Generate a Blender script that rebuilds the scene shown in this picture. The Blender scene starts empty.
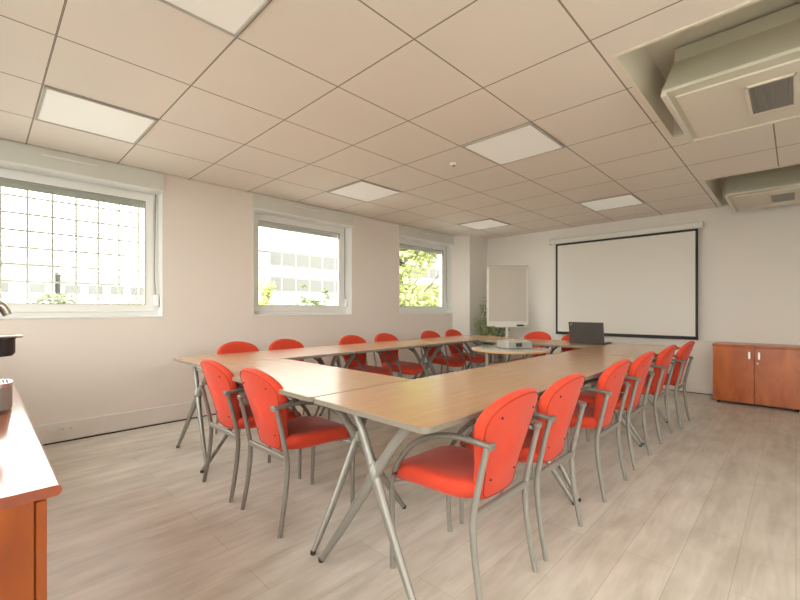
import bpy, math, random
from math import sin, cos, pi, radians as R
from mathutils import Vector, Matrix
random.seed(4)
C = bpy.context.scene.collection
CAM_H = 1.095
CEIL = 2.391

# ------------------------------------------------------------------ materials
def new_mat(name):
    m = bpy.data.materials.new(name); m.use_nodes = True
    nt = m.node_tree; b = nt.nodes['Principled BSDF']
    return m, nt, b
def srgb(c):
    return tuple((x/12.92 if x <= .04045 else ((x+.055)/1.055)**2.4) for x in c)
def hexc(r, g, b):
    return srgb((r/255, g/255, b/255))
def mat(name, col, rough=.5, metal=0., coat=0., coat_r=.1, spec=.5, noise=0., nscale=8., bump=0., bscale=200., sheen=0.):
    m, nt, b = new_mat(name)
    b.inputs['Base Color'].default_value = (*col, 1)
    b.inputs['Roughness'].default_value = rough
    b.inputs['Metallic'].default_value = metal
    b.inputs['Coat Weight'].default_value = coat
    b.inputs['Coat Roughness'].default_value = coat_r
    b.inputs['Specular IOR Level'].default_value = spec
    b.inputs['Sheen Weight'].default_value = sheen
    tc = nt.nodes.new('ShaderNodeTexCoord')
    if noise:
        n = nt.nodes.new('ShaderNodeTexNoise'); n.inputs['Scale'].default_value = nscale
        n.inputs['Detail'].default_value = 4
        nt.links.new(tc.outputs['Object'], n.inputs['Vector'])
        mx = nt.nodes.new('ShaderNodeMix'); mx.data_type = 'RGBA'
        mx.inputs[6].default_value = (*[c*(1-noise) for c in col], 1)
        mx.inputs[7].default_value = (*[min(1, c*(1+noise)) for c in col], 1)
        nt.links.new(n.outputs['Fac'], mx.inputs[0]); nt.links.new(mx.outputs[2], b.inputs['Base Color'])
    if bump:
        n = nt.nodes.new('ShaderNodeTexNoise'); n.inputs['Scale'].default_value = bscale
        nt.links.new(tc.outputs['Object'], n.inputs['Vector'])
        bp = nt.nodes.new('ShaderNodeBump'); bp.inputs['Strength'].default_value = bump
        bp.inputs['Distance'].default_value = .002
        nt.links.new(n.outputs['Fac'], bp.inputs['Height']); nt.links.new(bp.outputs[0], b.inputs['Normal'])
    return m
def ramp_mat(name, stops, scale=(1, 1, 1), nscale=3., detail=6., rough=.35, coat=0., coat_r=.1, distort=0., spec=.5):
    m, nt, b = new_mat(name)
    tc = nt.nodes.new('ShaderNodeTexCoord'); mp = nt.nodes.new('ShaderNodeMapping')
    mp.inputs['Scale'].default_value = scale
    n = nt.nodes.new('ShaderNodeTexNoise'); n.inputs['Scale'].default_value = nscale
    n.inputs['Detail'].default_value = detail; n.inputs['Distortion'].default_value = distort
    cr = nt.nodes.new('ShaderNodeValToRGB')
    el = cr.color_ramp.elements
    el[0].position, el[0].color = stops[0][0], (*stops[0][1], 1)
    el[1].position, el[1].color = stops[-1][0], (*stops[-1][1], 1)
    for p, c in stops[1:-1]:
        e = el.new(p); e.color = (*c, 1)
    nt.links.new(tc.outputs['Object'], mp.inputs[0]); nt.links.new(mp.outputs[0], n.inputs['Vector'])
    nt.links.new(n.outputs['Fac'], cr.inputs[0]); nt.links.new(cr.outputs[0], b.inputs['Base Color'])
    b.inputs['Roughness'].default_value = rough
    b.inputs['Coat Weight'].default_value = coat; b.inputs['Coat Roughness'].default_value = coat_r
    b.inputs['Specular IOR Level'].default_value = spec
    return m
def emis(name, col, s, base=(.8, .8, .8)):
    m, nt, b = new_mat(name)
    b.inputs['Base Color'].default_value = (*base, 1)
    b.inputs['Emission Color'].default_value = (*col, 1); b.inputs['Emission Strength'].default_value = s
    b.inputs['Roughness'].default_value = .4
    return m

M = {}
M['wall'] = mat('wall_paint', (.86, .79, .735), .75, bump=.05, bscale=300, spec=.3)
M['wall_far'] = mat('wall_paint_far', (.85, .805, .75), .7, bump=.05, bscale=300, spec=.3)
M['base'] = mat('baseboard_paint', (.84, .79, .745), .5)
M['dark'] = mat('gap_shade', (.03, .025, .02), .8)  # flat dark colour stands in for the shade inside gaps
M['pvc'] = mat('white_window_plastic', (.90, .90, .88), .35)
M['shutterbox'] = mat('grey_white_shutter_box', (.74, .75, .70), .5)
M['grey'] = mat('mid_grey_metal', (.36, .35, .32), .45, .3)
M['slat'] = mat('shutter_slat_grey', (.5, .5, .46), .5)
M['frame'] = mat('silver_grey_paint', (.31, .295, .265), .38, .35, noise=.04)
M['arm'] = mat('grey_arm_metal', (.25, .235, .21), .42, .35)
M['red'] = mat('orange_red_fabric', (.67, .058, .024), .72, noise=.06, nscale=30, bump=.25, bscale=900, sheen=.15, spec=.25)
M['piping'] = mat('dark_red_seam', (.22, .02, .012), .8)
M['black'] = mat('black_plastic', (.03, .03, .03), .4)
M['beech'] = ramp_mat('beech_laminate', [(.3, (.55, .305, .155)), (.55, (.585, .33, .172)), (.75, (.62, .36, .192))], (1.2, 14, 14), 3., 8, rough=.24, coat=.22, coat_r=.18, distort=.3)
M['edge'] = mat('grey_edge_band', (.26, .225, .185), .35)
M['cherry'] = ramp_mat('cherry_laminate', [(.25, (.36, .072, .010)), (.5, (.52, .118, .016)), (.75, (.63, .160, .026))], (3, 3, .9), 2.6, 6, rough=.3, coat=.3, coat_r=.15, distort=.8)
M['cherry_top'] = ramp_mat('cherry_laminate_top', [(.25, (.36, .065, .02)), (.5, (.50, .10, .028)), (.75, (.58, .13, .04))], (5, .8, 3), 2.6, 6, rough=.16, coat=1., coat_r=.12, distort=.5, spec=.8)
M['chrome'] = mat('chrome', (.75, .74, .72), .15, 1.)
M['steel'] = mat('brushed_steel', (.6, .59, .57), .3, .9)
M['screen'] = mat('projection_fabric', (.83, .80, .74), .8, spec=.1)
M['screen_black'] = mat('screen_border_black', (.02, .02, .02), .6)
M['white'] = mat('white_enamel', (.84, .82, .77), .4)
M['paper'] = mat('flip_paper', (.68, .64, .57), .8, spec=.1)
M['laptop'] = mat('laptop_charcoal', (.055, .05, .045), .45)
M['projgrey'] = mat('projector_grey', (.36, .35, .32), .5)
M['greytop'] = mat('pale_grey_top', (.55, .52, .44), .2, coat=.4)
M['pot'] = mat('terracotta_pot', (.40, .16, .07), .7)
M['soil'] = mat('dark_soil', (.04, .025, .015), .9)
M['leaf'] = mat('plant_leaf', (.38, .42, .20), .5, noise=.45, nscale=14)
M['stem'] = mat('plant_stem', (.12, .08, .04), .7)
M['ac_white'] = mat('ac_cream_paint', (.78, .72, .62), .5)
M['ac_side'] = mat('ac_grey_green_paint', (.68, .66, .54), .5)
M['light_frame'] = mat('light_frame_grey', (.5, .47, .42), .5)
M['panel'] = emis('light_panel', (1, .94, .82), .17, (.8, .78, .72))
M['facade'] = mat('pale_facade', (.60, .60, .575), .8)
M['facade2'] = mat('cream_facade', (.52, .53, .50), .8)
M['bwin'] = mat('facade_window_glass', (.165, .165, .155), .5)
M['bline'] = mat('facade_joint_grey', (.22, .22, .2), .7)
M['treeleaf'] = mat('tree_leaf', (.46, .50, .22), .6, noise=.4, nscale=2.)
M['bushleaf'] = mat('bush_leaf', (.25, .29, .17), .6, noise=.4, nscale=2.)
M['bark'] = mat('tree_bark', (.12, .09, .06), .9)
M['asphalt'] = mat('pale_asphalt', (.35, .35, .33), .9, noise=.1)
M['plaster'] = mat('recess_plaster', (.86, .80, .68), .8)

def glass_mat():
    m = bpy.data.materials.new('window_pane_glass'); m.use_nodes = True
    nt = m.node_tree; nt.nodes.clear()
    o = nt.nodes.new('ShaderNodeOutputMaterial'); mx = nt.nodes.new('ShaderNodeMixShader')
    t = nt.nodes.new('ShaderNodeBsdfTransparent'); g = nt.nodes.new('ShaderNodeBsdfGlossy')
    t.inputs[0].default_value = (.96, .97, .95, 1); g.inputs['Roughness'].default_value = .02
    fr = nt.nodes.new('ShaderNodeFresnel'); fr.inputs[0].default_value = 1.25
    nt.links.new(fr.outputs[0], mx.inputs[0]); nt.links.new(t.outputs[0], mx.inputs[1])
    nt.links.new(g.outputs[0], mx.inputs[2]); nt.links.new(mx.outputs[0], o.inputs[0])
    return m
M['glass'] = glass_mat()

def math_node(nt, op, a, b=None, c=None):
    n = nt.nodes.new('ShaderNodeMath'); n.operation = op
    for i, v in enumerate((a, b, c)):
        if v is None: continue
        if isinstance(v, (int, float)): n.inputs[i].default_value = v
        else: nt.links.new(v, n.inputs[i])
    return n.outputs[0]

def ceiling_mat():
    m, nt, b = new_mat('ceiling_tiles')
    tc = nt.nodes.new('ShaderNodeTexCoord'); sp = nt.nodes.new('ShaderNodeSeparateXYZ')
    nt.links.new(tc.outputs['Object'], sp.inputs[0])
    def dist(out, off):
        f = math_node(nt, 'SUBTRACT', out, off)
        f = math_node(nt, 'DIVIDE', f, .6)
        f = math_node(nt, 'FRACT', f)
        f = math_node(nt, 'SUBTRACT', f, .5)
        f = math_node(nt, 'ABSOLUTE', f)          # .5 on the line
        f = math_node(nt, 'SUBTRACT', .5, f)
        return math_node(nt, 'MULTIPLY', f, .6)   # metres from the nearest line
    dx = dist(sp.outputs['X'], .2503); dy = dist(sp.outputs['Y'], .1136)
    d = math_node(nt, 'MINIMUM', dx, dy)
    rail = math_node(nt, 'LESS_THAN', d, .0040)
    inner = math_node(nt, 'LESS_THAN', d, .0021)
    line = math_node(nt, 'SUBTRACT', rail, inner)
    n = nt.nodes.new('ShaderNodeTexNoise'); n.inputs['Scale'].default_value = 2.0
    nt.links.new(tc.outputs['Object'], n.inputs['Vector'])
    base = nt.nodes.new('ShaderNodeMix'); base.data_type = 'RGBA'
    base.inputs[6].default_value = (.87, .80, .725, 1); base.inputs[7].default_value = (.90, .83, .755, 1)
    nt.links.new(n.outputs['Fac'], base.inputs[0])
    m1 = nt.nodes.new('ShaderNodeMix'); m1.data_type = 'RGBA'
    m1.inputs[7].default_value = (.10, .075, .05, 1)  # dark lines paint in the thin shadows along the rail edges
    nt.links.new(line, m1.inputs[0]); nt.links.new(base.outputs[2], m1.inputs[6])
    m2 = nt.nodes.new('ShaderNodeMix'); m2.data_type = 'RGBA'
    m2.inputs[7].default_value = (.42, .36, .29, 1)
    nt.links.new(inner, m2.inputs[0]); nt.links.new(m1.outputs[2], m2.inputs[6])
    nt.links.new(m2.outputs[2], b.inputs['Base Color'])
    b.inputs['Roughness'].default_value = .85; b.inputs['Specular IOR Level'].default_value = .2
    n2 = nt.nodes.new('ShaderNodeTexNoise'); n2.inputs['Scale'].default_value = 250
    nt.links.new(tc.outputs['Object'], n2.inputs['Vector'])
    bp = nt.nodes.new('ShaderNodeBump'); bp.inputs['Strength'].default_value = .1; bp.inputs['Distance'].default_value = .002
    nt.links.new(n2.outputs['Fac'], bp.inputs['Height']); nt.links.new(bp.outputs[0], b.inputs['Normal'])
    return m
M['ceiling'] = ceiling_mat()

def floor_mat():
    m, nt, b = new_mat('pale_oak_laminate')
    tc = nt.nodes.new('ShaderNodeTexCoord')
    br = nt.nodes.new('ShaderNodeTexBrick')
    br.offset = .37; br.offset_frequency = 2; br.squash = 1
    br.inputs['Scale'].default_value = 1.
    br.inputs['Brick Width'].default_value = 1.25; br.inputs['Row Height'].default_value = .185
    br.inputs['Mortar Size'].default_value = .0012; br.inputs['Mortar Smooth'].default_value = .3
    br.inputs['Color1'].default_value = (.67, .62, .555, 1); br.inputs['Color2'].default_value = (.735, .69, .63, 1)
    br.inputs['Mortar'].default_value = (.46, .39, .31, 1)
    nt.links.new(tc.outputs['Object'], br.inputs['Vector'])
    mp = nt.nodes.new('ShaderNodeMapping'); mp.inputs['Scale'].default_value = (1.1, 9, 1)
    n = nt.nodes.new('ShaderNodeTexNoise'); n.inputs['Scale'].default_value = 2.2; n.inputs['Detail'].default_value = 9
    n.inputs['Roughness'].default_value = .62; n.inputs['Distortion'].default_value = .6
    nt.links.new(tc.outputs['Object'], mp.inputs[0]); nt.links.new(mp.outputs[0], n.inputs['Vector'])
    cr = nt.nodes.new('ShaderNodeValToRGB')
    cr.color_ramp.elements[0].position = .3; cr.color_ramp.elements[0].color = (.86, .845, .82, 1)
    cr.color_ramp.elements[1].position = .68; cr.color_ramp.elements[1].color = (1.07, 1.07, 1.07, 1)
    nt.links.new(n.outputs['Fac'], cr.inputs[0])
    mp3 = nt.nodes.new('ShaderNodeMapping'); mp3.inputs['Scale'].default_value = (1, 2.5, 1)
    n3 = nt.nodes.new('ShaderNodeTexNoise'); n3.inputs['Scale'].default_value = 3.2; n3.inputs['Detail'].default_value = 3
    nt.links.new(tc.outputs['Object'], mp3.inputs[0]); nt.links.new(mp3.outputs[0], n3.inputs['Vector'])
    cr3 = nt.nodes.new('ShaderNodeValToRGB')
    cr3.color_ramp.elements[0].position = .35; cr3.color_ramp.elements[0].color = (.88, .865, .84, 1)
    cr3.color_ramp.elements[1].position = .6; cr3.color_ramp.elements[1].color = (1.04, 1.04, 1.04, 1)
    nt.links.new(n3.outputs['Fac'], cr3.inputs[0])
    mu = nt.nodes.new('ShaderNodeMix'); mu.data_type = 'RGBA'; mu.blend_type = 'MULTIPLY'; mu.inputs[0].default_value = 1
    nt.links.new(br.outputs['Color'], mu.inputs[6]); nt.links.new(cr.outputs[0], mu.inputs[7])
    mu2 = nt.nodes.new('ShaderNodeMix'); mu2.data_type = 'RGBA'; mu2.blend_type = 'MULTIPLY'; mu2.inputs[0].default_value = 1
    nt.links.new(mu.outputs[2], mu2.inputs[6]); nt.links.new(cr3.outputs[0], mu2.inputs[7])
    nt.links.new(mu2.outputs[2], b.inputs['Base Color'])
    b.inputs['Roughness'].default_value = .38; b.inputs['Specular IOR Level'].default_value = .45
    bp = nt.nodes.new('ShaderNodeBump'); bp.inputs['Strength'].default_value = .15; bp.inputs['Distance'].default_value = .002
    nt.links.new(n.outputs['Fac'], bp.inputs['Height']); nt.links.new(bp.outputs[0], b.inputs['Normal'])
    return m
M['floor'] = floor_mat()

# ------------------------------------------------------------------ mesh builder
class MB:
    def __init__(s): s.v = []; s.f = []; s.mi = []; s.cur = 0
    def add(s, vs, fs):
        o = len(s.v); s.v += [tuple(v) for v in vs]
        for f in fs: s.f.append([i+o for i in f]); s.mi.append(s.cur)
        return s
    def box(s, x0, x1, y0, y1, z0, z1):
        v = [(x, y, z) for z in (z0, z1) for y in (y0, y1) for x in (x0, x1)]
        return s.add(v, [(0, 2, 3, 1), (4, 5, 7, 6), (0, 1, 5, 4), (2, 6, 7, 3), (0, 4, 6, 2), (1, 3, 7, 5)])
    def bbox(s, x0, x1, y0, y1, z0, z1, r=.004):
        """box with chamfered edges all round"""
        def layer(z, i):
            return [(x0+i, y0+r+0*i, z), (x0+r+0*i, y0+i, z), (x1-r, y0+i, z), (x1-i, y0+r, z),
                    (x1-i, y1-r, z), (x1-r, y1-i, z), (x0+r, y1-i, z), (x0+i, y1-r, z)]
        L = [layer(z0, r), layer(z0+r, 0), layer(z1-r, 0), layer(z1, r)]
        vs = [p for l in L for p in l]; fs = [tuple(range(7, -1, -1)), tuple(range(24, 32))]
        for k in range(3):
            for i in range(8):
                j = (i+1) % 8; fs.append((k*8+i, k*8+j, k*8+8+j, k*8+8+i))
        return s.add(vs, fs)
    def prism(s, pts, z0, z1, axis='z'):
        n = len(pts)
        def mk(p, h):
            return (p[0], p[1], h) if axis == 'z' else ((p[0], h, p[1]) if axis == 'y' else (h, p[0], p[1]))
        vs = [mk(p, z0) for p in pts]+[mk(p, z1) for p in pts]
        fs = [tuple(range(n-1, -1, -1)), tuple(range(n, 2*n))]+[(i, (i+1) % n, n+(i+1) % n, n+i) for i in range(n)]
        return s.add(vs, fs)
    def ring(s, po, pi_, z0, z1):
        n = len(po)
        vs = [(*p, z0) for p in po]+[(*p, z1) for p in po]+[(*p, z0) for p in pi_]+[(*p, z1) for p in pi_]
        fs = []
        for i in range(n):
            j = (i+1) % n
            fs += [(i, j, n+j, n+i), (2*n+j, 2*n+i, 3*n+i, 3*n+j), (n+i, n+j, 3*n+j, 3*n+i), (j, i, 2*n+i, 2*n+j)]
        return s.add(vs, fs)
    def tube(s, path, rad, n=10, flat=1., side=None, cap=True, smooth=0):
        """round or flattened tube through a list of points. flat scales the section along 'side'."""
        P = [Vector(p) for p in path]
        rs = rad if isinstance(rad, (list, tuple)) else [rad]*len(P)
        if smooth:
            P, rs = catmull(P, rs, smooth)
        vs = []; prev = None
        for i, p in enumerate(P):
            t = (P[min(i+1, len(P)-1)]-P[max(i-1, 0)]).normalized()
            if side is not None:
                a = Vector(side); a = (a-t*a.dot(t)).normalized()
            elif prev is None:
                a = Vector((0, 0, 1)) if abs(t.z) < .9 else Vector((1, 0, 0)); a = (a-t*a.dot(t)).normalized()
            else:
                a = (prev-t*prev.dot(t)).normalized()
            prev = a; b = t.cross(a)
            for k in range(n):
                an = 2*pi*k/n
                vs.append(p+a*(cos(an)*rs[i]*flat)+b*(sin(an)*rs[i]))
        fs = []
        for i in range(len(P)-1):
            for k in range(n):
                j = (k+1) % n; fs.append((i*n+k, i*n+j, (i+1)*n+j, (i+1)*n+k))
        if cap:
            fs.append(tuple(range(n-1, -1, -1))); fs.append(tuple(range((len(P)-1)*n, len(P)*n)))
        return s.add(vs, fs)
    def lathe(s, prof, c=(0, 0, 0), n=32, axis='z', sc=(1, 1)):
        vs = []
        for r, h in prof:
            for k in range(n):
                a = 2*pi*k/n; x, y = r*cos(a)*sc[0], r*sin(a)*sc[1]
                vs.append((c[0]+x, c[1]+y, c[2]+h) if axis == 'z' else ((c[0]+x, c[1]+h, c[2]+y) if axis == 'y' else (c[0]+h, c[1]+x, c[2]+y)))
        fs = []
        for i in range(len(prof)-1):
            for k in range(n):
                j = (k+1) % n; fs.append((i*n+k, i*n+j, (i+1)*n+j, (i+1)*n+k))
        fs.append(tuple(range(n-1, -1, -1))); fs.append(tuple(range((len(prof)-1)*n, len(prof)*n)))
        return s.add(vs, fs)
    def pillow(s, outline, rings, fn, centre=(0, 0)):
        """concentric copies of an outline: rings = [(scale, height)...]; fn maps (a, b, h) to a point"""
        n = len(outline); vs = []
        for sc, h in rings:
            for a, b in outline:
                vs.append(fn(centre[0]+(a-centre[0])*sc, centre[1]+(b-centre[1])*sc, h))
        fs = []
        for i in range(len(rings)-1):
            for k in range(n):
                j = (k+1) % n; fs.append((i*n+k, i*n+j, (i+1)*n+j, (i+1)*n+k))
        fs.append(tuple(range(n-1, -1, -1))); fs.append(tuple(range((len(rings)-1)*n, len(rings)*n)))
        return s.add(vs, fs)
    def build(s, name, m, parent=None, smooth=False, loc=None):
        me = bpy.data.meshes.new(name); me.from_pydata(s.v, [], s.f); me.update()
        for mm in (m if isinstance(m, (list, tuple)) else [m]): me.materials.append(mm)
        for p, i in zip(me.polygons, s.mi): p.material_index = i
        import bmesh
        bm = bmesh.new(); bm.from_mesh(me); bmesh.ops.recalc_face_normals(bm, faces=bm.faces); bm.to_mesh(me); bm.free()
        if smooth:
            for p in me.polygons: p.use_smooth = True
            if smooth != 'all': me.set_sharp_from_angle(angle=R(40))
        o = bpy.data.objects.new(name, me); C.objects.link(o)
        if parent: o.parent = parent
        if loc: o.location = loc
        return o
def catmull(P, rs, k):
    Q = []; q = []
    for i in range(len(P)-1):
        p0 = P[max(i-1, 0)]; p1 = P[i]; p2 = P[i+1]; p3 = P[min(i+2, len(P)-1)]
        for j in range(k):
            t = j/k
            Q.append(.5*((2*p1)+(p2-p0)*t+(2*p0-5*p1+4*p2-p3)*t*t+(3*p1-p0-3*p2+p3)*t**3))
            q.append(rs[i]*(1-t)+rs[i+1]*t)
    Q.append(P[-1]); q.append(rs[-1]); return Q, q
def rrect(x0, x1, y0, y1, r=.03, k=5):
    rr = r if isinstance(r, (list, tuple)) else [r]*4     # corners: x0y0, x1y0, x1y1, x0y1
    out = []
    for (cx, cy, a0, q) in ((x0, y0, pi, rr[0]), (x1, y0, 1.5*pi, rr[1]), (x1, y1, 0, rr[2]), (x0, y1, .5*pi, rr[3])):
        sx = 1 if cx == x0 else -1; sy = 1 if cy == y0 else -1
        ex, ey = cx+sx*q, cy+sy*q
        kk = k if q < .1 else 14
        for i in range(kk+1):
            a = a0+.5*pi*i/kk; out.append((ex+q*cos(a), ey+q*sin(a)))
    return out
def tag(o, label=None, cat=None, group=None, kind=None):
    if label: o['label'] = label
    if cat: o['category'] = cat
    if group: o['group'] = group
    if kind: o['kind'] = kind
    return o
def empty(name, loc=(0, 0, 0), rz=0.):
    o = bpy.data.objects.new(name, None); C.objects.link(o); o.empty_display_size = .1
    o.location = loc; o.rotation_euler = (0, 0, rz); return o
def copy_tree(o, parent=None):
    c = o.copy(); C.objects.link(c); c.parent = parent
    for ch in list(o.children): copy_tree(ch, c)
    return c
def struct(o, label=None, cat=None): return tag(o, label, cat, kind='structure')

# ------------------------------------------------------------------ the room shell
XB, XF = -.40, 6.52        # back wall, far wall (inner faces)
YR, YW = -1.70, 4.36       # right wall, window wall (inner faces)
TW = .30
struct(MB().box(XB-.2, XF+.2, YR-.2, YW+TW, -.12, 0).build('floor', M['floor']), 'pale greige oak laminate plank floor of the meeting room', 'floor')

# ceiling with two recesses for the air units
holes = [(2.27, 3.67, -.49, .665), (5.07, 6.50, -.49, .665)]
def ceiling():
    mb = MB()
    xs = sorted({XB-.2, XF+.2, *[h[0] for h in holes], *[h[1] for h in holes]})
    ys = sorted({YR-.2, YW+TW, -.49, .665})
    for i in range(len(xs)-1):
        for j in range(len(ys)-1):
            cx, cy = (xs[i]+xs[i+1])/2, (ys[j]+ys[j+1])/2
            if any(h[0] < cx < h[1] and h[2] < cy < h[3] for h in holes): continue
            mb.box(xs[i], xs[i+1], ys[j], ys[j+1], CEIL, CEIL+.03)
    mb.cur = 1
    for a, b, c, d in holes:
        t = .03; zt = CEIL+.325
        mb.box(a-t, a, c-t, d+t, CEIL+.0302, zt); mb.box(b, b+t, c-t, d+t, CEIL+.0302, zt)
        mb.box(a, b, c-t, c, CEIL+.0302, zt); mb.box(a, b, d, d+t, CEIL+.0302, zt)
        mb.box(a-t, b+t, c-t, d+t, zt, zt+t)
        # thin edge trim round the hole
        e = .018
        mb.box(a-e, a+.003, c-e, d+e, CEIL-.004, CEIL+.034); mb.box(b-.003, b+e, c-e, d+e, CEIL-.004, CEIL+.034)
        mb.box(a+.003, b-.003, d-.003, d+e, CEIL-.004, CEIL+.034)
    return mb.build('ceiling', [M['ceiling'], M['plaster']])
struct(ceiling(), 'suspended ceiling of square cream tiles with thin brown joints edged in painted shade', 'ceiling')

WINS = [(-.16, 1.22), (2.13, 3.54), (4.47, 5.82)]
ZS = 1.030
def wall_left():
    mb = MB(); top = CEIL+.5
    xs = [XB-.2]+[v for w in WINS for v in w]+[XF+.2]
    for i in range(0, len(xs), 2): mb.box(xs[i], xs[i+1], YW, YW+TW, 0, top)
    for a, b in WINS:
        mb.box(a, b, YW, YW+TW, 0, ZS); mb.box(a, b, YW, YW+TW, CEIL, top)
    return mb.build('wall_left', M['wall'])
struct(wall_left(), 'off-white window wall along the left of the room', 'wall')
struct(MB().prism([(5.82, YW+.001), (5.95, 4.085), (XF+.001, 4.085), (XF+.001, YW+.001)], 0, CEIL+.02).build('wall_corner', M['wall_far']),
       'boxed-out white corner column right of the far window', 'wall')
struct(MB().box(XF, XF+.2, YR-.2, YW+TW, 0, CEIL+.5).build('wall_far', M['wall_far']), 'off-white far wall carrying the projection screen', 'wall')
# unseen walls behind and beside the camera; windows added to bring in more daylight
def glazed(name, label, x0, x1, axis, c, outs, n, z0=.35, z1=2.31, end0=.1, end1=.1):
    """wall along one axis at coordinate c (inner face), 'outs' = direction of its thickness"""
    t0, t1 = sorted((c, c+outs*.2)); mb = MB()
    def bx(a, b, z0_, z1_):
        if axis == 'x': mb.box(a, b, t0, t1, z0_, z1_)
        else: mb.box(t0, t1, a, b, z0_, z1_)
    bx(x0, x1, 0, z0); bx(x0, x1, z1, CEIL+.5); bx(x0, x0+end0, z0, z1); bx(x1-end1, x1, z0, z1)
    o = struct(mb.build(name, M['wall']), label, 'wall')
    a, b = x0+end0, x1-end1; w_ = (b-a)/n
    wins = []
    for k in range(n):
        p0, p1 = a+k*w_, a+(k+1)*w_; r_ = empty('window_%d' % (4+glazed.n)); glazed.n += 1
        struct(r_, 'added unseen window, put in for more daylight', 'window')
        fr = MB(); m0, m1 = sorted((c+outs*.06, c+outs*.12))
        for q in ((p0, p1, z0, z0+.05), (p0, p1, z1-.05, z1), (p0, p0+.05, z0+.05, z1-.05), (p1-.05, p1, z0+.05, z1-.05)):
            if axis == 'x': fr.bbox(q[0], q[1], m0, m1, q[2], q[3])
            else: fr.bbox(m0, m1, q[0], q[1], q[2], q[3])
        fr.build('window_frame', M['pvc'], r_); g = MB(); gm = (m0+m1)/2
        if axis == 'x': g.box(p0+.05, p1-.05, gm-.002, gm+.002, z0+.05, z1-.05)
        else: g.box(gm-.002, gm+.002, p0+.05, p1-.05, z0+.05, z1-.05)
        g.build('pane', M['glass'], r_)
glazed.n = 0
glazed('wall_right', 'unseen right wall with windows added for daylight', XB-.2, XF+.2, 'x', YR, -1, 2, z0=1.20, z1=2.20, end1=3.4, end0=1.0)
glazed('wall_back', 'unseen wall behind the camera, tall windows added for daylight', YR, 1.1, 'y', XB, -1, 2, z0=.12, end1=.35)
glazed('wall_back', 'unseen wall above the sideboard, window row added for daylight', 1.1, YW+TW, 'y', XB, -1, 3, z0=.78, z1=2.33, end0=.05, end1=.36)

def base(name, label, boxes, gap):
    mb = MB()
    for b in boxes: mb.bbox(*b, r=.003)
    o = struct(mb.build(name, M['base']), label, 'baseboard')
    mb = MB()
    for b in gap: mb.box(*b)
    mb.build('gap_shade_strip', M['dark'], o)  # solid dark strip painted in for the shade between baseboard and floor
base('baseboard_left', 'tall off-white baseboard trunking under the windows', [(XB, 5.82, YW-.022, YW, .009, .165)], [(XB, 5.82, YW-.030, YW, .0005, .0085)])
base('baseboard_far', 'off-white baseboard under the projection screen', [(XF-.02, XF, .70, 4.06, .009, .125)], [(XF-.028, XF, .70, 4.06, .0005, .0085)])
base('baseboard_corner', 'short off-white baseboard on the corner column', [(5.97, XF-.03, 4.065, 4.085, .009, .125)], [(5.97, XF-.03, 4.057, 4.085, .0005, .0085)])
struct(MB().bbox(XF-.022, XF, -1.25, 2.6, .672, .700).build('trim_1', M['base']), 'thin cream ledge along the far wall below the screen', 'ledge')

# ------------------------------------------------------------------ windows
def rect_frame(mb, x0, x1, z0, z1, w, y0, y1):
    mb.bbox(x0, x1, y0, y1, z0, z0+w, r=.004); mb.bbox(x0, x1, y0, y1, z1-w, z1, r=.004)
    mb.bbox(x0, x0+w, y0, y1, z0+w-.004, z1-w+.004, r=.004); mb.bbox(x1-w, x1, y0, y1, z0+w-.004, z1-w+.004, r=.004)
ZB = 2.213      # underside of the shutter boxes
for i, (a, b) in enumerate(WINS):
    w = empty('window_%d' % (i+1), ((a+b)/2, YW, ZS))
    struct(w, ['large window nearest the camera with a grid outside', 'middle window looking onto the banded office building',
               'far window filled with bright green tree'][i], 'window')
    w.location = (0, 0, 0)
    mb = MB(); rect_frame(mb, a, b, ZS, ZB+.03, .052, YW+.13, YW+.19); mb.build('window_frame', M['pvc'], w)
    mb = MB(); rect_frame(mb, a+.046, b-.046, ZS+.040, ZB-.012, .072, YW+.115, YW+.165); sash = mb.build('sash', M['pvc'], w)
    MB().box(a+.11, b-.11, YW+.146, YW+.150, ZS+.10, ZB-.075).build('pane', M['glass'], sash)
    mb = MB()   # gasket line between frame and glass
    rect_frame(mb, a+.114, b-.114, ZS+.108, ZB-.080, .006, YW+.112, YW+.150); mb.build('gasket', M['grey'], sash)
    sb = MB().bbox(a, b+.0, YW-.035, YW+.12, ZB+.012, CEIL-.002).build('shutter_box', M['shutterbox'], w)
    MB().bbox(a, b, YW-.045, YW+.12, ZB, ZB+.014, r=.003).build('box_lip', M['pvc'], sb)
    MB().bbox(a+.50, a+.86, YW-.043, YW-.034, ZB+.112, ZB+.125, r=.002).build('air_vent', M['pvc'], sb)
    mb = MB()
    for k in range(3): mb.bbox(a+.06, b-.06, YW+.20, YW+.212, ZB-.135+k*.045, ZB-.0901+k*.045, r=.003)
    mb.build('roller_shutter', M['slat'], w)
    MB().tube([(b-.030, YW+.118, ZB), (b-.036, YW+.108, 1.9), (b-.045, YW+.10, 1.45), (b-.030, YW+.10, 1.22)], .006, n=6, flat=.3, side=(0, 1, 0), smooth=4).build('strap', M['grey'], w)
    MB().bbox(b-.050, b-.012, YW+.065, YW+.13, 1.125, 1.235, r=.010).build('strap_winder', M['pvc'], w)
    MB().bbox(a, b, YW-.006, YW+.13, ZS-.012, ZS+.004, r=.003).build('sill', M['pvc'], w)
    mb = MB(); mb.box(b-.004, b, YW-.002, YW+.13, ZS, ZB); mb.box(a, a+.004, YW-.002, YW+.13, ZS, ZB); mb.build('lit_reveal', M['pvc'], w)  # white liner added to paint in the window light on the jambs
    if i == 0:
        mb = MB(); k = 0
        yy = YW+TW+.10
        x = -.215
        while x < 1.4:
            mb.box(x-.008, x+.008, yy, yy+.006, .95, 2.75); x += .166
        z = 1.045
        while z < 2.75:
            mb.box(-.35, 1.5, yy-.006, yy, z-.008, z+.008); z += .145
        mb.build('outside_grille', M['slat'], w)

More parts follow.
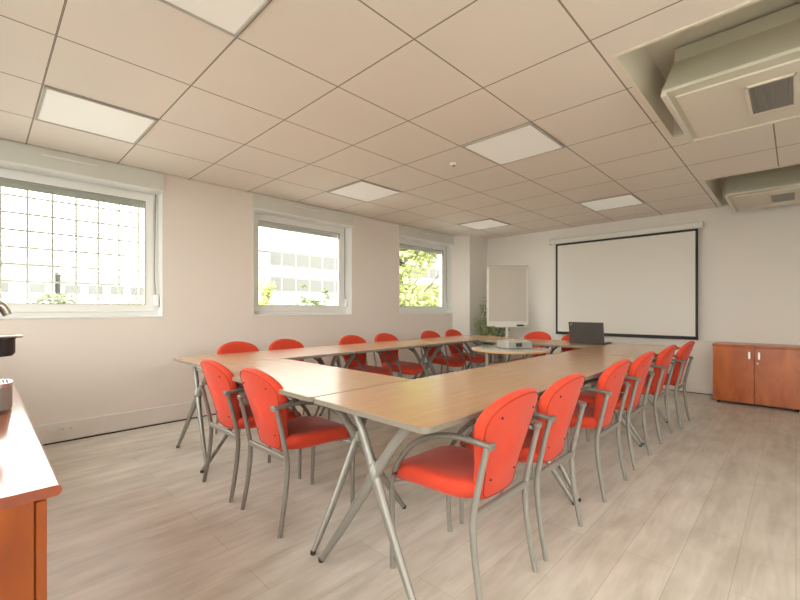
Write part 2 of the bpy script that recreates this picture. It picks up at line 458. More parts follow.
# ------------------------------------------------------------------ ceiling lights and detector
def light():
    root = empty('ceiling_light')
    mb = MB(); s = .292
    for (x0, x1, y0, y1) in ((-s, s, -s, -s+.012), (-s, s, s-.012, s), (-s, -s+.012, -s, s), (s-.012, s, -s, s)):
        mb.bbox(x0, x1, y0, y1, -.012, 0, r=.002)
    mb.build('light_frame', M['light_frame'], root)
    MB().bbox(-s+.012, s-.012, -s+.012, s-.012, -.006, .0, r=.002).build('diffuser', M['panel'], root)
    return root
L0 = light()
LL = [(.55, 1.61, 'ceiling light panel cut by the top edge of the photo, nearest the camera'),
      (.55, 3.41, 'ceiling light panel above the gridded near window'),
      (2.95, 1.61, 'ceiling light panel beside the smoke detector, above the right-hand tables'),
      (2.95, 3.41, 'ceiling light panel in front of the middle window'),
      (5.35, 1.61, 'ceiling light panel nearest the projection screen'),
      (5.35, 3.41, 'ceiling light panel nearest the far window and corner column'),
      (.55, -.79, 'ceiling light panel behind the camera, outside the photo')]
for i, (x, y, lb) in enumerate(LL):
    o = L0 if i == 0 else copy_tree(L0)
    o.location = (x, y, CEIL-.001); tag(o, lb, 'ceiling light', 'square light panels in the tiled ceiling')
sd = empty('smoke_detector', (2.93, 2.18, CEIL))
tag(sd, 'small white smoke detector on a ceiling tile', 'smoke detector')
MB().lathe([(.034, 0), (.034, -.008), (.028, -.014), (.016, -.018)], n=20).build('housing', M['white'], sd, smooth=True)
MB().lathe([(.012, -.0175), (.012, -.026), (.006, -.028)], n=14).build('sensor', M['grey'], sd, smooth=True)

# ------------------------------------------------------------------ air conditioning units
def air_unit(x, label):
    root = empty('air_conditioner', (x, 0, 0)); tag(root, label, 'air conditioner', 'air conditioning units recessed in the ceiling')
    y1, y0 = .535, -.46
    prof = [(.36, 2.70), (.32, 2.60), (.03, 2.335), (.0, 2.305), (.0, 2.288), (.86, 2.288), (.86, 2.70)]
    mb = MB(); mb.prism(prof, y0, y1, axis='y'); mb.build('casing', M['ac_side'], root)
    MB().bbox(.075, .835, y0+.02, y1-.05, 2.276, 2.289, r=.004).build('bottom_panel', M['ac_white'], root)
    # rim round the bottom
    mb = MB(); mb.bbox(.0, .87, y1-.022, y1+.004, 2.270, 2.292); mb.bbox(.845, .87, y0, y1, 2.270, 2.292); mb.build('rim', M['ac_white'], root)
    gx0, gx1, gy0, gy1 = .20, .63, -.005, .20
    mb = MB()
    for q in ((gx0, gx1, gy0, gy0+.015), (gx0, gx1, gy1-.015, gy1), (gx0, gx0+.015, gy0, gy1), (gx1-.015, gx1, gy0, gy1)):
        mb.bbox(*q, 2.266, 2.278, r=.002)
    g = mb.build('grille_frame', M['ac_white'], root)
    MB().box(gx0+.01, gx1-.01, gy0+.01, gy1-.01, 2.2745, 2.2755).build('grille_back', M['dark'], g)  # dark sheet stands in for the shade behind the louvres
    mb = MB(); n = 17
    for k in range(n):
        yy = gy0+.02+(gy1-gy0-.04)*k/(n-1)
        mb.add([(gx0+.012, yy-.006, 2.268), (gx1-.012, yy-.006, 2.268), (gx1-.012, yy+.004, 2.2742), (gx0+.012, yy+.004, 2.2742),
                (gx0+.012, yy-.004, 2.267), (gx1-.012, yy-.004, 2.267), (gx1-.012, yy+.006, 2.2732), (gx0+.012, yy+.006, 2.2732)],
               [(0, 1, 2, 3), (4, 5, 6, 7), (0, 1, 5, 4), (2, 3, 7, 6), (0, 3, 7, 4), (1, 2, 6, 5)])
    mb.build('louvres', M['grey'], g)
    return root
air_unit(2.63, 'large cream ceiling air conditioner at the top right, nearest the camera')
air_unit(5.46, 'smaller looking ceiling air conditioner at the right, close to the far wall')

# ------------------------------------------------------------------ projection screen
ps = empty('projection_screen', (6.46, 1.84, 0)); tag(ps, 'large pull-down projection screen with black border on the far wall', 'projection screen')
MB().box(-.003, .003, -.93, .93, .715, 2.150).build('screen_fabric', M['screen'], ps)
mb = MB()
for q in ((-.934, .934, .712, .742), (-.934, .934, 2.112, 2.142), (-.934, -.905, .74, 2.115), (.905, .934, .74, 2.115)):
    mb.box(-.006, -.003, *q)
mb.build('black_border', M['screen_black'], ps)
MB().bbox(-.03, .03, -.985, 1.04, 2.150, 2.222, r=.012).build('roller_case', M['white'], ps)
MB().bbox(-.05, .055, 1.015, 1.045, 2.146, 2.226, r=.004).build('end_cap', M['white'], ps)
MB().bbox(-.05, .055, -.99, -.96, 2.146, 2.226, r=.004).build('end_cap', M['white'], ps)
MB().tube([(0, -.935, .708), (0, .935, .708)], .011, n=12).build('bottom_bar', M['black'], ps)

# ------------------------------------------------------------------ flip chart
fc = empty('flip_chart', (5.855, 3.30, 0), R(44.2)); tag(fc, 'white flip chart easel with blank pad in the far left corner', 'flip chart')
MB().bbox(-.012, .012, -.327, .327, .825, 1.79, r=.006).build('board', M['white'], fc)
MB().bbox(-.024, -.013, -.295, .295, .905, 1.755, r=.002).build('paper_pad', M['paper'], fc)
MB().bbox(-.035, .012, -.325, .325, 1.765, 1.795, r=.006).build('clamp_bar', M['paper'], fc)
MB().bbox(-.075, .0, -.345, .20, .812, .826, r=.003).build('pen_tray', M['white'], fc)
MB().tube([(.03, .0, .05), (.03, .0, 1.6)], .020, n=16).build('pole', M['white'], fc, smooth=True)
MB().bbox(.010, .05, -.05, .05, 1.3, 1.5, r=.004).build('board_bracket', M['projgrey'], fc)
for a in (0, 2*pi/3, 4*pi/3):
    MB().tube([(.03, 0, .07), (.03+.33*cos(a), .33*sin(a), .022)], [.018, .012], n=10).build('leg', M['projgrey'], fc, smooth=True)
def fcp(x, y): return (5.855+x*cos(R(44.2))-y*sin(R(44.2)), 3.30+x*sin(R(44.2))+y*cos(R(44.2)), .8265)
er = MB().bbox(-.045, .0, -.05, .05, 0, .028, r=.005).build('board_eraser', M['black'], None); er.location = fcp(-.025, -.19); er.rotation_euler = (0, 0, R(44.2))
tag(er, 'dark board eraser lying on the flip chart tray', 'eraser')
mk = MB().tube([(-.0, -.06, .009), (0, .06, .009)], .008, n=10).build('marker_pen', M['projgrey'], None, smooth=True); mk.location = fcp(-.045, -.275); mk.rotation_euler = (0, 0, R(44.2))
tag(mk, 'grey marker pen at the right end of the flip chart tray', 'marker pen')

# ------------------------------------------------------------------ plants
def leaves(mb, pts, size, rnd, droop=.3):
    for p in pts:
        p = Vector(p); s = size*rnd.uniform(.6, 1.25)
        d = Vector((rnd.uniform(-1, 1), rnd.uniform(-1, 1), rnd.uniform(-droop-.4, .6))).normalized()
        q = Vector((rnd.uniform(-1, 1), rnd.uniform(-1, 1), rnd.uniform(-1, 1)))
        a = d.cross(q).normalized(); nn = d.cross(a)
        w = s*.32
        v = [p, p+d*s*.4+a*w+nn*s*.05, p+d*s, p+d*s*.4-a*w+nn*s*.05, p+d*s*.5]
        mb.add(v, [(0, 1, 4), (1, 2, 4), (2, 3, 4), (3, 0, 4)])
pl = empty('potted_plant', (6.14, 3.72, 0)); tag(pl, 'tall leafy green plant in a pot behind the flip chart', 'potted plant')
MB().lathe([(.10, 0), (.13, .24), (.145, .25), (.145, .28), (.13, .28), (.12, .25)], n=28).build('pot', M['pot'], pl, smooth=True)
MB().lathe([(.119, .245), (.05, .262)], n=20).build('soil', M['soil'], pl)
rn = random.Random(2)
mb = MB(); pts = []
tips = []
for k in range(30):
    a = rn.uniform(0, 2*pi); r = rn.uniform(.08, .30); h = rn.uniform(.45, .93)
    tips.append((r*cos(a), r*sin(a), h))
for k in range(12): tips.append((rn.uniform(-.10, .06), rn.uniform(.0, .22), rn.uniform(.95, 1.46)))
for t in tips:
    mid = (t[0]*.35, t[1]*.35, t[2]*.62)
    mb.tube([(0, 0, .25), mid, t], [.007, .005, .002], n=5, smooth=3)
    for j in range(46):
        f = rn.uniform(.35, 1.05)
        b = Vector((0, 0, .25)).lerp(Vector(mid), f/.55) if f < .55 else Vector(mid).lerp(Vector(t), (f-.55)/.45)
        pts.append(b+Vector((rn.gauss(0, .035), rn.gauss(0, .035), rn.gauss(0, .035))))
mb.build('stems', M['stem'], pl)
pts = [p for p in pts if p.x+6.14 < XF-.08 and p.y+3.72 < 4.0 and p.x+6.14 > 5.90]
mb = MB(); leaves(mb, pts, .062, rn); mb.build('foliage', M['leaf'], pl)

# ------------------------------------------------------------------ chairs
def lerp_prof(tab, z):
    for (a, wa), (b, wb) in zip(tab, tab[1:]):
        if a <= z <= b: return wa+(wb-wa)*(z-a)/(b-a)
    return tab[-1][1]
def back_outline():
    # (half width, distance up the back) from the foot of the back to its crown
    half = [(.0, 0.0), (.085, .001), (.108, .008), (.118, .022), (.124, .06), (.132, .11), (.144, .16), (.161, .21), (.178, .255),
            (.190, .295), (.193, .325), (.188, .352), (.174, .379), (.150, .402), (.118, .420), (.080, .432), (.040, .439)]
    return half[0:1]+[(w, h) for w, h in half[1:]]+[(0, .441)]+[(-w, h) for w, h in reversed(half[1:])]
def back_pt(a, t, h):
    # a across, t up the back, h forward thickness
    a *= 1.03
    z = .370+t*.975; y = -.178-.122*(t/.44)**1.2
    return (a, y+h+a*a*.9, z)
def make_chair():
    root = empty('armchair')
    # seat
    o = []
    half = [(.0, -.175), (.10, -.173), (.145, -.155), (.168, -.11), (.176, -.04), (.181, .05), (.185, .14), (.182, .205), (.163, .250), (.11, .276), (.05, .286), (0, .288)]
    o = half+[(-x, y) for x, y in reversed(half[1:-1])]
    def seat_pt(a, b, h):
        z = .398+h-.034*max(0, (b-.09)/.19)**2+.010*max(0, (-b-.05)/.12)-.004*0
        return (a, b, z+a*a*.25)
    rings = [(.0, -.030), (.6, -.034), (.86, -.030), (.955, -.018), (.995, .0), (1., .012), (.985, .026), (.95, .037), (.88, .044), (.7, .050), (.4, .052), (.0, .052)]
    MB().pillow(o, rings, seat_pt, (0, .03)).build('seat', M['red'], root, smooth='all')
    # back
    bo = back_outline()
    rings = [(.0, -.004), (.5, -.006), (.86, -.008), (.93, -.008), (.965, -.003), (.99, .006), (1., .016), (.99, .027), (.95, .036), (.86, .041), (.5, .046), (.0, .047)]
    bk = MB().pillow(bo, rings, back_pt, (0, .22)).build('backrest', M['red'], root, smooth='all')
    pth = [back_pt(a*.925, .22+(b-.22)*.925, -.0085) for a, b in bo]; pth.append(pth[0])
    MB().tube(pth, .0016, n=5).build('piping', M['piping'], bk)
    for sx, t in ((-.115, .345), (.115, .345), (-.085, .09), (.085, .09)):
        p = back_pt(sx, t, -.011)
        MB().lathe([(.0045, 0), (.0045, .004), (.002, .005)], c=p, n=8, axis='y').build('screw', M['black'], bk)
    W = .195
    for s in (-1, 1):
        x = s*W
        MB().tube([(x+s*.004, -.235, 0), (x, -.212, .12), (x, -.196, .24), (x, -.191, .34), (x, -.206, .43), (x, -.228, .53), (x, -.250, .620)],
                  [.0095, .0105, .011, .0112, .0105, .0100, .0095], n=10, flat=1.2, side=(0, 1, 0), smooth=4).build('leg', M['frame'], root, smooth=True)
        MB().tube([(x+s*.004, .212, 0), (x, .216, .16), (x, .220, .335)], [.0095, .0105, .0112], n=10, flat=1.2, side=(0, 1, 0), smooth=4).build('leg', M['frame'], root, smooth=True)
        ar = MB().tube([(x, .220, .325), (x, .205, .400), (x, .162, .480), (x, .090, .555), (x, .0, .602), (x, -.09, .624), (x, -.17, .628), (x, -.262, .622)],
                       [.0112, .0125, .0135, .014, .0145, .0150, .0145, .0115], n=12, flat=.80, side=(0, -.4, 1), smooth=4).build('armrest', M['arm'], root, smooth=True)
        MB().bbox(min(x+s*.006, x-s*.035), max(x+s*.006, x-s*.035), -.266, -.242, .606, .630, r=.005).build('bracket', M['arm'], ar)
        MB().tube([(x, .216, .355), (s*.10, .15, .364)], .010, n=8).build('seat_support', M['frame'], root, smooth=True)
    MB().bbox(-W, W, -.204, -.184, .346, .374, r=.004).build('cross_bar', M['frame'], root)
    return root
chair = make_chair()
g_r, g_l, g_w, g_f = 'red armchairs along the right-hand tables', 'red armchairs at the left end of the tables', 'red armchairs along the window side', 'red armchairs at the screen end'
CH = [  # x, y, turn, label, group
    (1.415, 1.015, 0, 'orange-red armchair nearest the camera, seen from behind at the corner of the tables', g_r),
    (1.915, 1.015, 0, 'orange-red armchair on the right side of the tables, second from the camera', g_r),
    (2.675, 1.015, 0, 'orange-red armchair on the right side, third from the camera', g_r),
    (3.300, 1.020, 0, 'orange-red armchair on the right side, fourth from the camera', g_r),
    (4.050, 1.020, 0, 'orange-red armchair on the right side, second from the far end', g_r),
    (4.660, .985, 0, 'orange-red armchair on the right side, last one towards the cabinet', g_r),
    (1.235, 1.975, -90, 'orange-red armchair at the left table end, right one of two with its seat in view', g_l),
    (1.225, 2.500, -90, 'orange-red armchair at the left table end, left one of two beside the table corner', g_l),
    (1.640, 3.420, 180, 'orange-red armchair on the window side, only its dome showing, leftmost', g_w),
    (2.130, 3.420, 180, 'orange-red armchair on the window side, only its dome showing, second from the left', g_w),
    (2.970, 3.410, 180, 'orange-red armchair under the right edge of the middle window, third on the window side', g_w),
    (3.500, 3.410, 180, 'orange-red armchair on the window side between the middle and far windows', g_w),
    (4.360, 3.410, 180, 'orange-red armchair below the left part of the far window', g_w),
    (4.900, 3.420, 180, 'orange-red armchair below the right edge of the far window', g_w),
    (4.960, 2.480, 90, 'orange-red armchair at the screen end, between flip chart and screen', g_f),
    (4.960, 1.960, 90, 'orange-red armchair at the screen end, half hidden behind the laptop', g_f)]
for i, (x, y, a, lb, g) in enumerate(CH):
    o = chair if i == 0 else copy_tree(chair)
    o.location = (x, y, 0); o.rotation_euler = (0, 0, R(a)); tag(o, lb, 'chair', g)

# ------------------------------------------------------------------ tables
TH = .710
def leg_frame(parent, L):
    dz = TH-.700
    """X-shaped cast leg, L = distance along the table, spans across it; built across local y"""
    out = []
    s = 1 if L > 0 else -1
    mb = MB()
    for q in (-1, 1):
        mb.tube([(L-s*.050, q*.178, .672+dz), (L-s*.040, q*.110, .600+dz), (L-s*.026, q*.040, .510), (L-s*.018, 0, .448),
                 (L-s*.004, -q*.075, .33), (L+s*.014, -q*.190, .155), (L+s*.028, -q*.292, .012)],
                [.021, .020, .021, .026, .021, .017, .0125], n=12, flat=.8, side=(1, 0, 0), smooth=4)
    mb.lathe([(.004, -.045), (.024, -.030), (.031, 0), (.024, .03), (.004, .05)], c=(L-s*.018, 0, .450), n=12)
    for q in (-1, 1): mb.bbox(L-s*.050-.022, L-s*.050+.022, min(q*.14, q*.235), max(q*.14, q*.235), .664+dz, .6765+dz, r=.003)
    fr = mb.build('leg_frame', M['frame'], parent, smooth=True)
    for q in (-1, 1):
        MB().lathe([(.011, 0), (.013, .004), (.013, .016)], c=(L+s*.0285, q*.294, 0), n=10).build('foot_cap', M['black'], fr)
        MB().bbox(L-s*.050-.012, L-s*.050+.012, q*.250-.014, q*.250+.014, .661+dz, .6760+dz, r=.003).build('end_plug', M['black'], fr)
def make_table(L, label, x, y, rz, D=.66, r=None, last=.06):
    root = empty('conference_table', (x, y, 0), R(rz)); tag(root, label, 'table', 'beech conference tables set in a ring')
    rr = r or .035; h = L/2-.0015; d = D/2-.001
    k = lambda e: rrect(-h+e, h-e, -d+e, d-e, rr)
    MB().prism(k(.0045), TH-.022, TH).build('tabletop', M['beech'], root)
    MB().ring(k(0), k(.0045), TH-.021, TH-.0012).build('edge_band', M['edge'], root)
    MB().prism(k(.006), TH-.0235, TH-.0221).build('underside', M['arm'], root)
    leg_frame(root, -(L/2-.06)); leg_frame(root, L/2-last)
    return root
Y1, Y2, Y3, Y4 = .855, 1.515, 2.890, 3.550
X1 = 1.000
make_table(1.35, 'beech table at the near right corner, its crossed silver legs in full view', X1+.675, (Y1+Y2)/2, 0)
make_table(1.35, 'beech table in the middle of the right-hand row', X1+2.025, (Y1+Y2)/2, 0)
make_table(1.35, 'beech table at the far end of the right-hand row, under the end armchairs', X1+2.70+.675, (Y1+Y2)/2, 0, last=.47)
make_table(Y3-Y2-.003, 'beech table across the left end, whitened by window glare, two armchairs at it', X1+.33, (Y2+Y3)/2, 90)
X2 = 1.06
make_table(1.35, 'beech table at the left corner of the window-side row', X2+.675, (Y3+Y4)/2, 0)
make_table(1.35, 'beech table in the middle of the window-side row', X2+2.025, (Y3+Y4)/2, 0)
make_table(1.44, 'beech table with a rounded end, far end of the window-side row', X2+2.70+.72, (Y3+Y4)/2, 0, r=[.035, .30, .30, .035], last=.40)
make_table(Y3-Y2-.003, 'beech table across the screen end, in front of the two far armchairs', 4.720, (Y2+Y3)/2, 90)

# ------------------------------------------------------------------ round side table with projector
rt = empty('round_table', (3.66, 2.035, 0)); tag(rt, 'round pale grey table with steel legs inside the table ring', 'table')
MB().lathe([(.368, .690), (.376, .694), (.376, .706), (.370, .7105)], n=64).build('tabletop', M['greytop'], rt, smooth=True)
MB().lathe([(.3765, .689), (.3785, .691), (.3785, .704), (.3765, .706)], n=64).build('wood_rim', M['beech'], rt, smooth=True)
for a in (45, 135, 225, 315):
    x, y = .27*cos(R(a+22)), .27*sin(R(a+22))
    l = MB().tube([(x, y, .015), (x, y, .690)], .019, n=18).build('leg', M['frame'], rt, smooth=True)
    MB().lathe([(.024, 0), (.026, .008), (.019, .018)], c=(x, y, 0), n=16).build('foot', M['black'], l)
MB().lathe([(.235, .520), (.240, .524), (.240, .536), (.235, .540)], n=48).build('lower_shelf', M['cherry'], rt, smooth=True)

pj = empty('projector', (3.70, 2.01, .7108), R(45+90+14)); tag(pj, 'grey video projector on the round table', 'projector')
# local: x across the rear face, -y towards the camera side
MB().prism(rrect(-.145, .145, -.11, .11, .035), .008, .070).build('casing', M['projgrey'], pj)
MB().prism(rrect(-.135, .135, -.100, .100, .035), .0701, .077).build('lid', M['greytop'], pj)
MB().bbox(-.045+.02, .055, .109, .114, .016, .064, r=.002).build('connector_panel', M['grey'], pj)
MB().bbox(-.018, .048, .1135, .1155, .022, .058, r=.001).build('vent', M['black'], pj)
MB().lathe([(.034, -.11), (.034, -.125), (.026, -.127)], c=(.08, 0, .046), n=22, axis='y').build('lens', M['black'], pj, smooth=True)
for sx in (-.12, .12): MB().lathe([(.010, 0), (.010, .009)], c=(sx, -.07, 0), n=10).build('foot', M['black'], pj)
MB().lathe([(.010, 0), (.010, .009)], c=(0, .08, 0), n=10).build('foot', M['black'], pj)
mb = MB()
for k in range(5): mb.bbox(-.125, -.065, .1085, .1115, .020+k*.011, .025+k*.011, r=.001)
mb.build('side_vents', M['grey'], pj)

# ------------------------------------------------------------------ laptop
lp = empty('laptop', (4.70, 1.67, TH), 0); tag(lp, 'open charcoal laptop with its lid back towards the camera', 'laptop')
MB().bbox(.0, .245, -.185, .185, .001, .018, r=.004).build('keyboard_base', M['laptop'], lp)
mb = MB()
for r_ in range(5):
    for c_ in range(13): mb.box(.04+r_*.02, .056+r_*.02, -.140+c_*.0215, -.122+c_*.0215, .0182, .0195)
mb.build('keys', M['black'], lp)
mb = MB(); mb.prism([(.004, .014), (-.004, .014), (-.042, .240), (-.034, .242)], -.185, .185, axis='y')
lid = mb.build('lid', M['laptop'], lp)
mb = MB(); mb.prism([(.0045, .020), (.0040, .020), (-.0325, .234), (-.0320, .234)], -.170, .170, axis='y'); mb.build('display', M['black'], lid)
# small slanting pale mark on the lid corner
def lid_pt(a, t, h=-.0008):     # a = across (y), t = height along the lid
    t += .018; a += .018; f = (t-.014)/(.240-.014)
    return (-.004+(-.042+.004)*f+h, a, t)
mb = MB()
for (a0, t0, a1, t1, w) in ((.152, .186, .126, .206, .0028), (.149, .192, .142, .204, .002), (.138, .192, .130, .202, .002), (.133, .206, .128, .211, .002)):
    d = Vector((a1-a0, t1-t0)).normalized(); n_ = Vector((-d.y, d.x))*w
    q = [(a0+n_.x, t0+n_.y), (a1+n_.x, t1+n_.y), (a1-n_.x, t1-n_.y), (a0-n_.x, t0-n_.y)]
    mb.add([lid_pt(*p, -.0006) for p in q]+[lid_pt(*p, -.0016) for p in q],
           [(0, 1, 2, 3), (7, 6, 5, 4), (0, 4, 5, 1), (1, 5, 6, 2), (2, 6, 7, 3), (3, 7, 4, 0)])
mb.build('logo', M['projgrey'], lid)

# ------------------------------------------------------------------ cherry cabinet by the far wall
cb = empty('storage_cabinet', (0, 0, 0)); tag(cb, 'low cherry-wood two-door cabinet against the far wall at the right edge', 'cabinet')
cx, ya, yb = 6.05, -.055, .71
MB().bbox(cx+.018, 6.49, ya, yb, .040, .665, r=.003).build('body', M['cherry'], cb)
MB().bbox(cx-.006, 6.49, ya-.004, yb+.004, .666, .690, r=.004).build('top', M['cherry'], cb)
ym = .333
dl = MB().bbox(cx, cx+.0175, ym+.002, yb-.001, .030, .660, r=.002).build('door', M['cherry'], cb)
dr = MB().bbox(cx, cx+.0175, ya+.001, ym-.002, .030, .660, r=.002).build('door', M['cherry'], cb)
for dd, yy in ((dl, ym+.045), (dr, ym-.038)):
    mb = MB(); mb.prism(rrect(yy-.0085, yy+.0085, .535, .615, .006), cx-.020, cx-.013, axis='x')
    mb.bbox(cx-.014, cx, yy-.004, yy+.004, .545, .555, r=.001); mb.bbox(cx-.014, cx, yy-.004, yy+.004, .595, .605, r=.001)
    mb.build('handle', M['steel'], dd)
lk = MB().lathe([(.010, 0), (.010, -.006), (.008, -.008)], c=(cx, ym-.025, .490), n=16, axis='x').build('lock', M['chrome'], dr, smooth=True)
MB().lathe([(.0035, -.0081), (.0035, -.0090)], c=(cx, ym-.025, .490), n=8, axis='x').build('keyhole', M['black'], lk)
MB().box(cx+.05, 6.48, ya+.03, yb-.03, .012, .040).build('plinth', M['black'], cb)
for yy in (ya+.05, yb-.05):
    for xx in (cx+.045, 6.44): MB().lathe([(.016, 0), (.016, .039)], c=(xx, yy, 0), n=12).build('foot', M['black'], cb)

# ------------------------------------------------------------------ sideboard by the back wall
sb = empty('sideboard', (0, 0, 0)); tag(sb, 'cherry-wood sideboard with rounded top edge at the left foreground', 'sideboard')
S0, S1, SX = 1.235, 3.08, .108
MB().bbox(XB+.02, SX-.022, S0+.012, S1-.012, .03, .660, r=.002).build('body', M['cherry'], sb)
prof = [(XB+.01, .661)]+[(.122+.0125*cos(a), .6735+.0125*sin(a)) for a in [(-90+18*k)*pi/180 for k in range(11)]]+[(XB+.01, .686)]
MB().prism(prof, S0, S1, axis='y').build('top', M['cherry_top'], sb, smooth=True)
nd = 4; w = (S1-S0-.024)/nd
for k in range(nd):
    d = MB().bbox(SX-.020, SX, S0+.012+k*w+.002, S0+.012+(k+1)*w-.002, .04, .652, r=.002).build('door', M['cherry'], sb)
    yy = S0+.012+k*w+(w-.045 if k % 2 == 0 else .045)
    mb = MB(); mb.bbox(SX+.012, SX+.018, yy-.008, yy+.008, .50, .58); mb.bbox(SX, SX+.013, yy-.004, yy+.004, .51, .52, r=.001); mb.bbox(SX, SX+.013, yy-.004, yy+.004, .56, .57, r=.001)
    mb.build('handle', M['steel'], d)
MB().box(XB+.04, SX-.06, S0+.04, S1-.04, 0, .03).build('plinth', M['black'], sb)

# ------------------------------------------------------------------ coffee machine at the left edge
cm = empty('coffee_machine', (.012, 2.33, .6866)); tag(cm, 'black and steel coffee machine on the sideboard, cut by the left edge', 'coffee machine')
MB().prism(rrect(-.33, -.02, -.13, .13, .03), .0, .40).build('body', M['black'], cm)
tr = MB().prism([(-.02, -.085), (.045, -.085), (.066, -.070), (.078, -.04), (.081, 0), (.078, .04), (.066, .070), (.045, .085), (-.02, .085)], .008, .098).build('drip_tray', M['grey'], cm)
MB().prism([(-.02, -.087), (.046, -.087), (.068, -.071), (.080, -.04), (.083, 0), (.080, .04), (.068, .071), (.046, .087), (-.02, .087)], .0985, .113).build('tray_rim', M['steel'], tr)
mb = MB()
for a in range(7):
    for b_ in range(9): mb.box(-.005+a*.011, .001+a*.011, -.054+b_*.0125, -.048+b_*.0125, .1132, .1140)
mb.build('tray_holes', M['black'], tr)
MB().lathe([(.054, .218), (.062, .230), (.062, .285), (.066, .290)], c=(.028, 0, 0), n=28).build('group_head', M['black'], cm, smooth=True)
MB().bbox(-.03, .112, -.030, .030, .292, .300, r=.003).build('lever_plate', M['steel'], cm)
MB().tube([(-.03, -.02, .405), (.01, -.02, .430), (.048, -.02, .420), (.066, -.02, .385)], [.018, .02, .018, .014], n=12, smooth=4).build('spout', M['steel'], cm, smooth=True)

# ------------------------------------------------------------------ socket in the baseboard
so = empty('wall_socket', (.50, YW-.0222, .105)); tag(so, 'small white double socket set in the baseboard at the left', 'socket')
MB().bbox(-.055, .055, -.004, 0, -.028, .028, r=.0018).build('plate', M['base'], so)
for sx in (-.026, .026):
    MB().lathe([(.018, -.0042), (.018, -.0060), (.014, -.0062)], c=(sx, 0, 0), n=18, axis='y').build('outlet', M['base'], so)
    mb = MB()
    for q in (-.006, .006): mb.lathe([(.0028, -.0064), (.0028, -.0070)], c=(sx+q, 0, 0), n=8, axis='y')
    mb.lathe([(.0022, -.0064), (.0022, -.0070)], c=(sx, 0, .008), n=8, axis='y')
    mb.build('outlet_holes', M['black'], so)

# ------------------------------------------------------------------ outdoors
GZ = -2.2
struct(MB().box(-120, 160, -120, 200, GZ-.1, GZ).build('ground', M['asphalt']), 'pale paved ground outside the windows', 'ground')
def building(name, label, x0, x1, y, z1, depth, m, rows, cols, wh, ww, z_first, dz, lines=()):
    root = empty(name, ((x0+x1)/2, y, GZ)); tag(root, label, 'building')
    ox, oy, oz = root.location
    MB().box(x0-ox, x1-ox, 0, depth, 0, z1-oz).build('wall', m, root)
    MB().box(x0-ox-.2, x1-ox+.2, -.2, depth, z1-oz, z1-oz+.3).build('roof', M['facade2'], root)
    step = (x1-x0)/cols
    wm = MB().box(-ww/2, ww/2, -.05, .02, 0, wh)
    first = None
    for r_ in range(rows):
        for c_ in range(cols):
            if first is None:
                first = wm.build('window', M['bwin'], root); o = first
            else:
                o = first.copy(); C.objects.link(o); o.parent = root
            o.location = (x0-ox+step*(c_+.5), 0, z_first-oz+r_*dz)
    for z in lines: MB().box(x0-ox, x1-ox, -.03, .02, z-oz-.08, z-oz+.08).build('facade_joint', M['bline'], root)
    return root
building('apartment_building', 'white block with small square windows seen through the near window', -16, 4.5, 46, 4.7, 10, M['facade'], 2, 9, .8, 1.0, .5, 2.0)
building('apartment_building', 'lower white block behind the shrub at the right of the near window', 5.0, 13.4, 47, 4.2, 10, M['facade'], 2, 5, .8, 1.1, .6, 1.9)
building('office_building', 'long pale office building with banded windows seen through the middle window', 21, 51, 40, 12.8, 14, M['facade'], 2, 17, 1.25, 1.6, 3.2, 2.75, (1.5, 3.1, 4.55, 5.85, 7.3, 8.9))
building('entrance_block', 'pale taller entrance block left of the banded office windows', 14, 20.6, 38.5, 7.0, 10, M['facade2'], 1, 1, .1, .1, 1.0, 3, (3.2, 5.2, 6.95))
building('office_building', 'pale distant building right of the green tree in the far window', 55, 92, 48, 9.5, 12, M['facade'], 2, 12, 1.4, 1.6, 1.5, 3.6, (3.6,))
def tree(name, label, cat, x, y, top, rad, n, size, m, seed, low=1.2, trunk=True, group=None):
    rt_ = random.Random(seed)
    root = empty(name, (x, y, GZ)); tag(root, label, cat, group)
    H = top-GZ
    if trunk:
        mb = MB(); mb.tube([(0, 0, 0), (.05, .05, H*.4), (0, 0, H*.8)], [.22, .16, .05], n=9, smooth=3)
        for k in range(9):
            a = rt_.uniform(0, 2*pi); z = H*rt_.uniform(.3, .7)
            mb.tube([(0, 0, z), (rad*.4*cos(a), rad*.4*sin(a), z+H*.1), (rad*.75*cos(a), rad*.75*sin(a), z+H*.2)], [.05, .03, .01], n=6)
        mb.build('trunk', M['bark'], root)
    blobs = []
    for k in range(38 if trunk else 26):
        u = rt_.uniform(0, 1); a = rt_.uniform(0, 2*pi); r = rad*(.25+.6*rt_.random())*math.sin(pi*min(1, max(.15, .12+.85*u)))
        blobs.append((r*cos(a), r*sin(a), low+(H-low)*u, rad*rt_.uniform(.22, .42)))
    pts = []
    for _ in range(n):
        b = blobs[rt_.randrange(len(blobs))]; d = Vector((rt_.gauss(0, 1), rt_.gauss(0, 1), rt_.gauss(0, 1))).normalized()*b[3]*rt_.uniform(.55, 1.05)
        pts.append((b[0]+d.x, b[1]+d.y, min(H, b[2]+d.z*.8)))
    mb = MB(); leaves(mb, pts, size, rt_); mb.build('foliage', m, root)
    return root
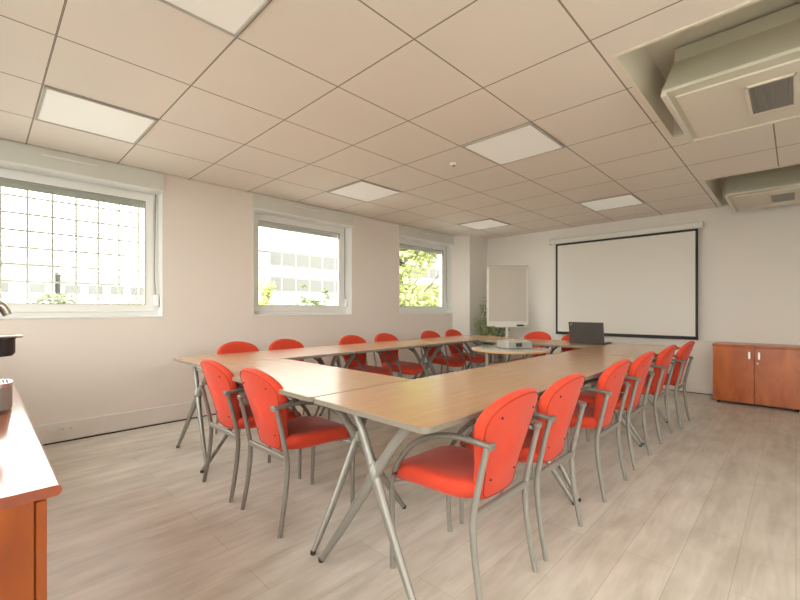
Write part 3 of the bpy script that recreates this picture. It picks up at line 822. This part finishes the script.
tree('leafy_tree', 'large bright green tree filling the left of the far window', 'tree', 11.3, 11.0, 6.6, 2.3, 17000, .24, M['treeleaf'], 5, low=.8)
tree('leafy_shrub', 'yellow-green shrub in the lower left of the middle window', 'shrub', 7.45, 14.0, 2.2, .85, 2600, .15, M['treeleaf'], 8, low=.3, trunk=False)
tree('leafy_shrub', 'yellow-green shrub in the lower right corner of the near window', 'shrub', 4.5, 20.0, 1.62, 1.2, 1800, .18, M['treeleaf'], 9, low=2.2, trunk=False)
tree('leafy_shrub', 'small dark shrub below the right office windows', 'shrub', 23.3, 36.6, 3.6, .55, 700, .28, M['bushleaf'], 12, low=.3, trunk=False)
tree('leafy_shrub', 'dark shrub at the foot of the office building, right of the other', 'shrub', 25.6, 36.0, 3.3, .6, 700, .28, M['bushleaf'], 13, low=.3, trunk=False)

for k, (hx, hy_, ht, lb) in enumerate(((-2.5, 30, 1.75, 'dark green hedge at the foot of the white block, near window'), (3.2, 33, 1.9, 'dark green hedge towards the right of the near window'),
                                       (19.5, 29, 1.75, 'low dark hedge along the foot of the banded office building'))):
    tree('hedge', lb, 'hedge', hx, hy_, ht, 2.6, 1500, .30, M['bushleaf'], 30+k, low=.4, trunk=False)

# ------------------------------------------------------------------ daylight
w = bpy.data.worlds.new('overcast_sky'); bpy.context.scene.world = w; w.use_nodes = True
bg = w.node_tree.nodes['Background']; bg.inputs[0].default_value = (1., .98, .93, 1); bg.inputs[1].default_value = 6.5

# ------------------------------------------------------------------ camera
cam = bpy.data.cameras.new('camera'); co = bpy.data.objects.new('camera', cam); C.objects.link(co)
co.location = (0, 0, CAM_H); co.rotation_euler = (pi/2, 0, .7709-pi/2)
cam.sensor_width = 36; cam.lens = 36*407.68/800; cam.shift_y = 9.33/800; cam.clip_start = .02; cam.clip_end = 500
sc = bpy.context.scene; sc.camera = co
vs_ = sc.view_settings; vs_.view_transform = 'Standard'; vs_.look = 'None'; vs_.gamma = 1; vs_.use_curve_mapping = False
vs_.exposure = 0.12
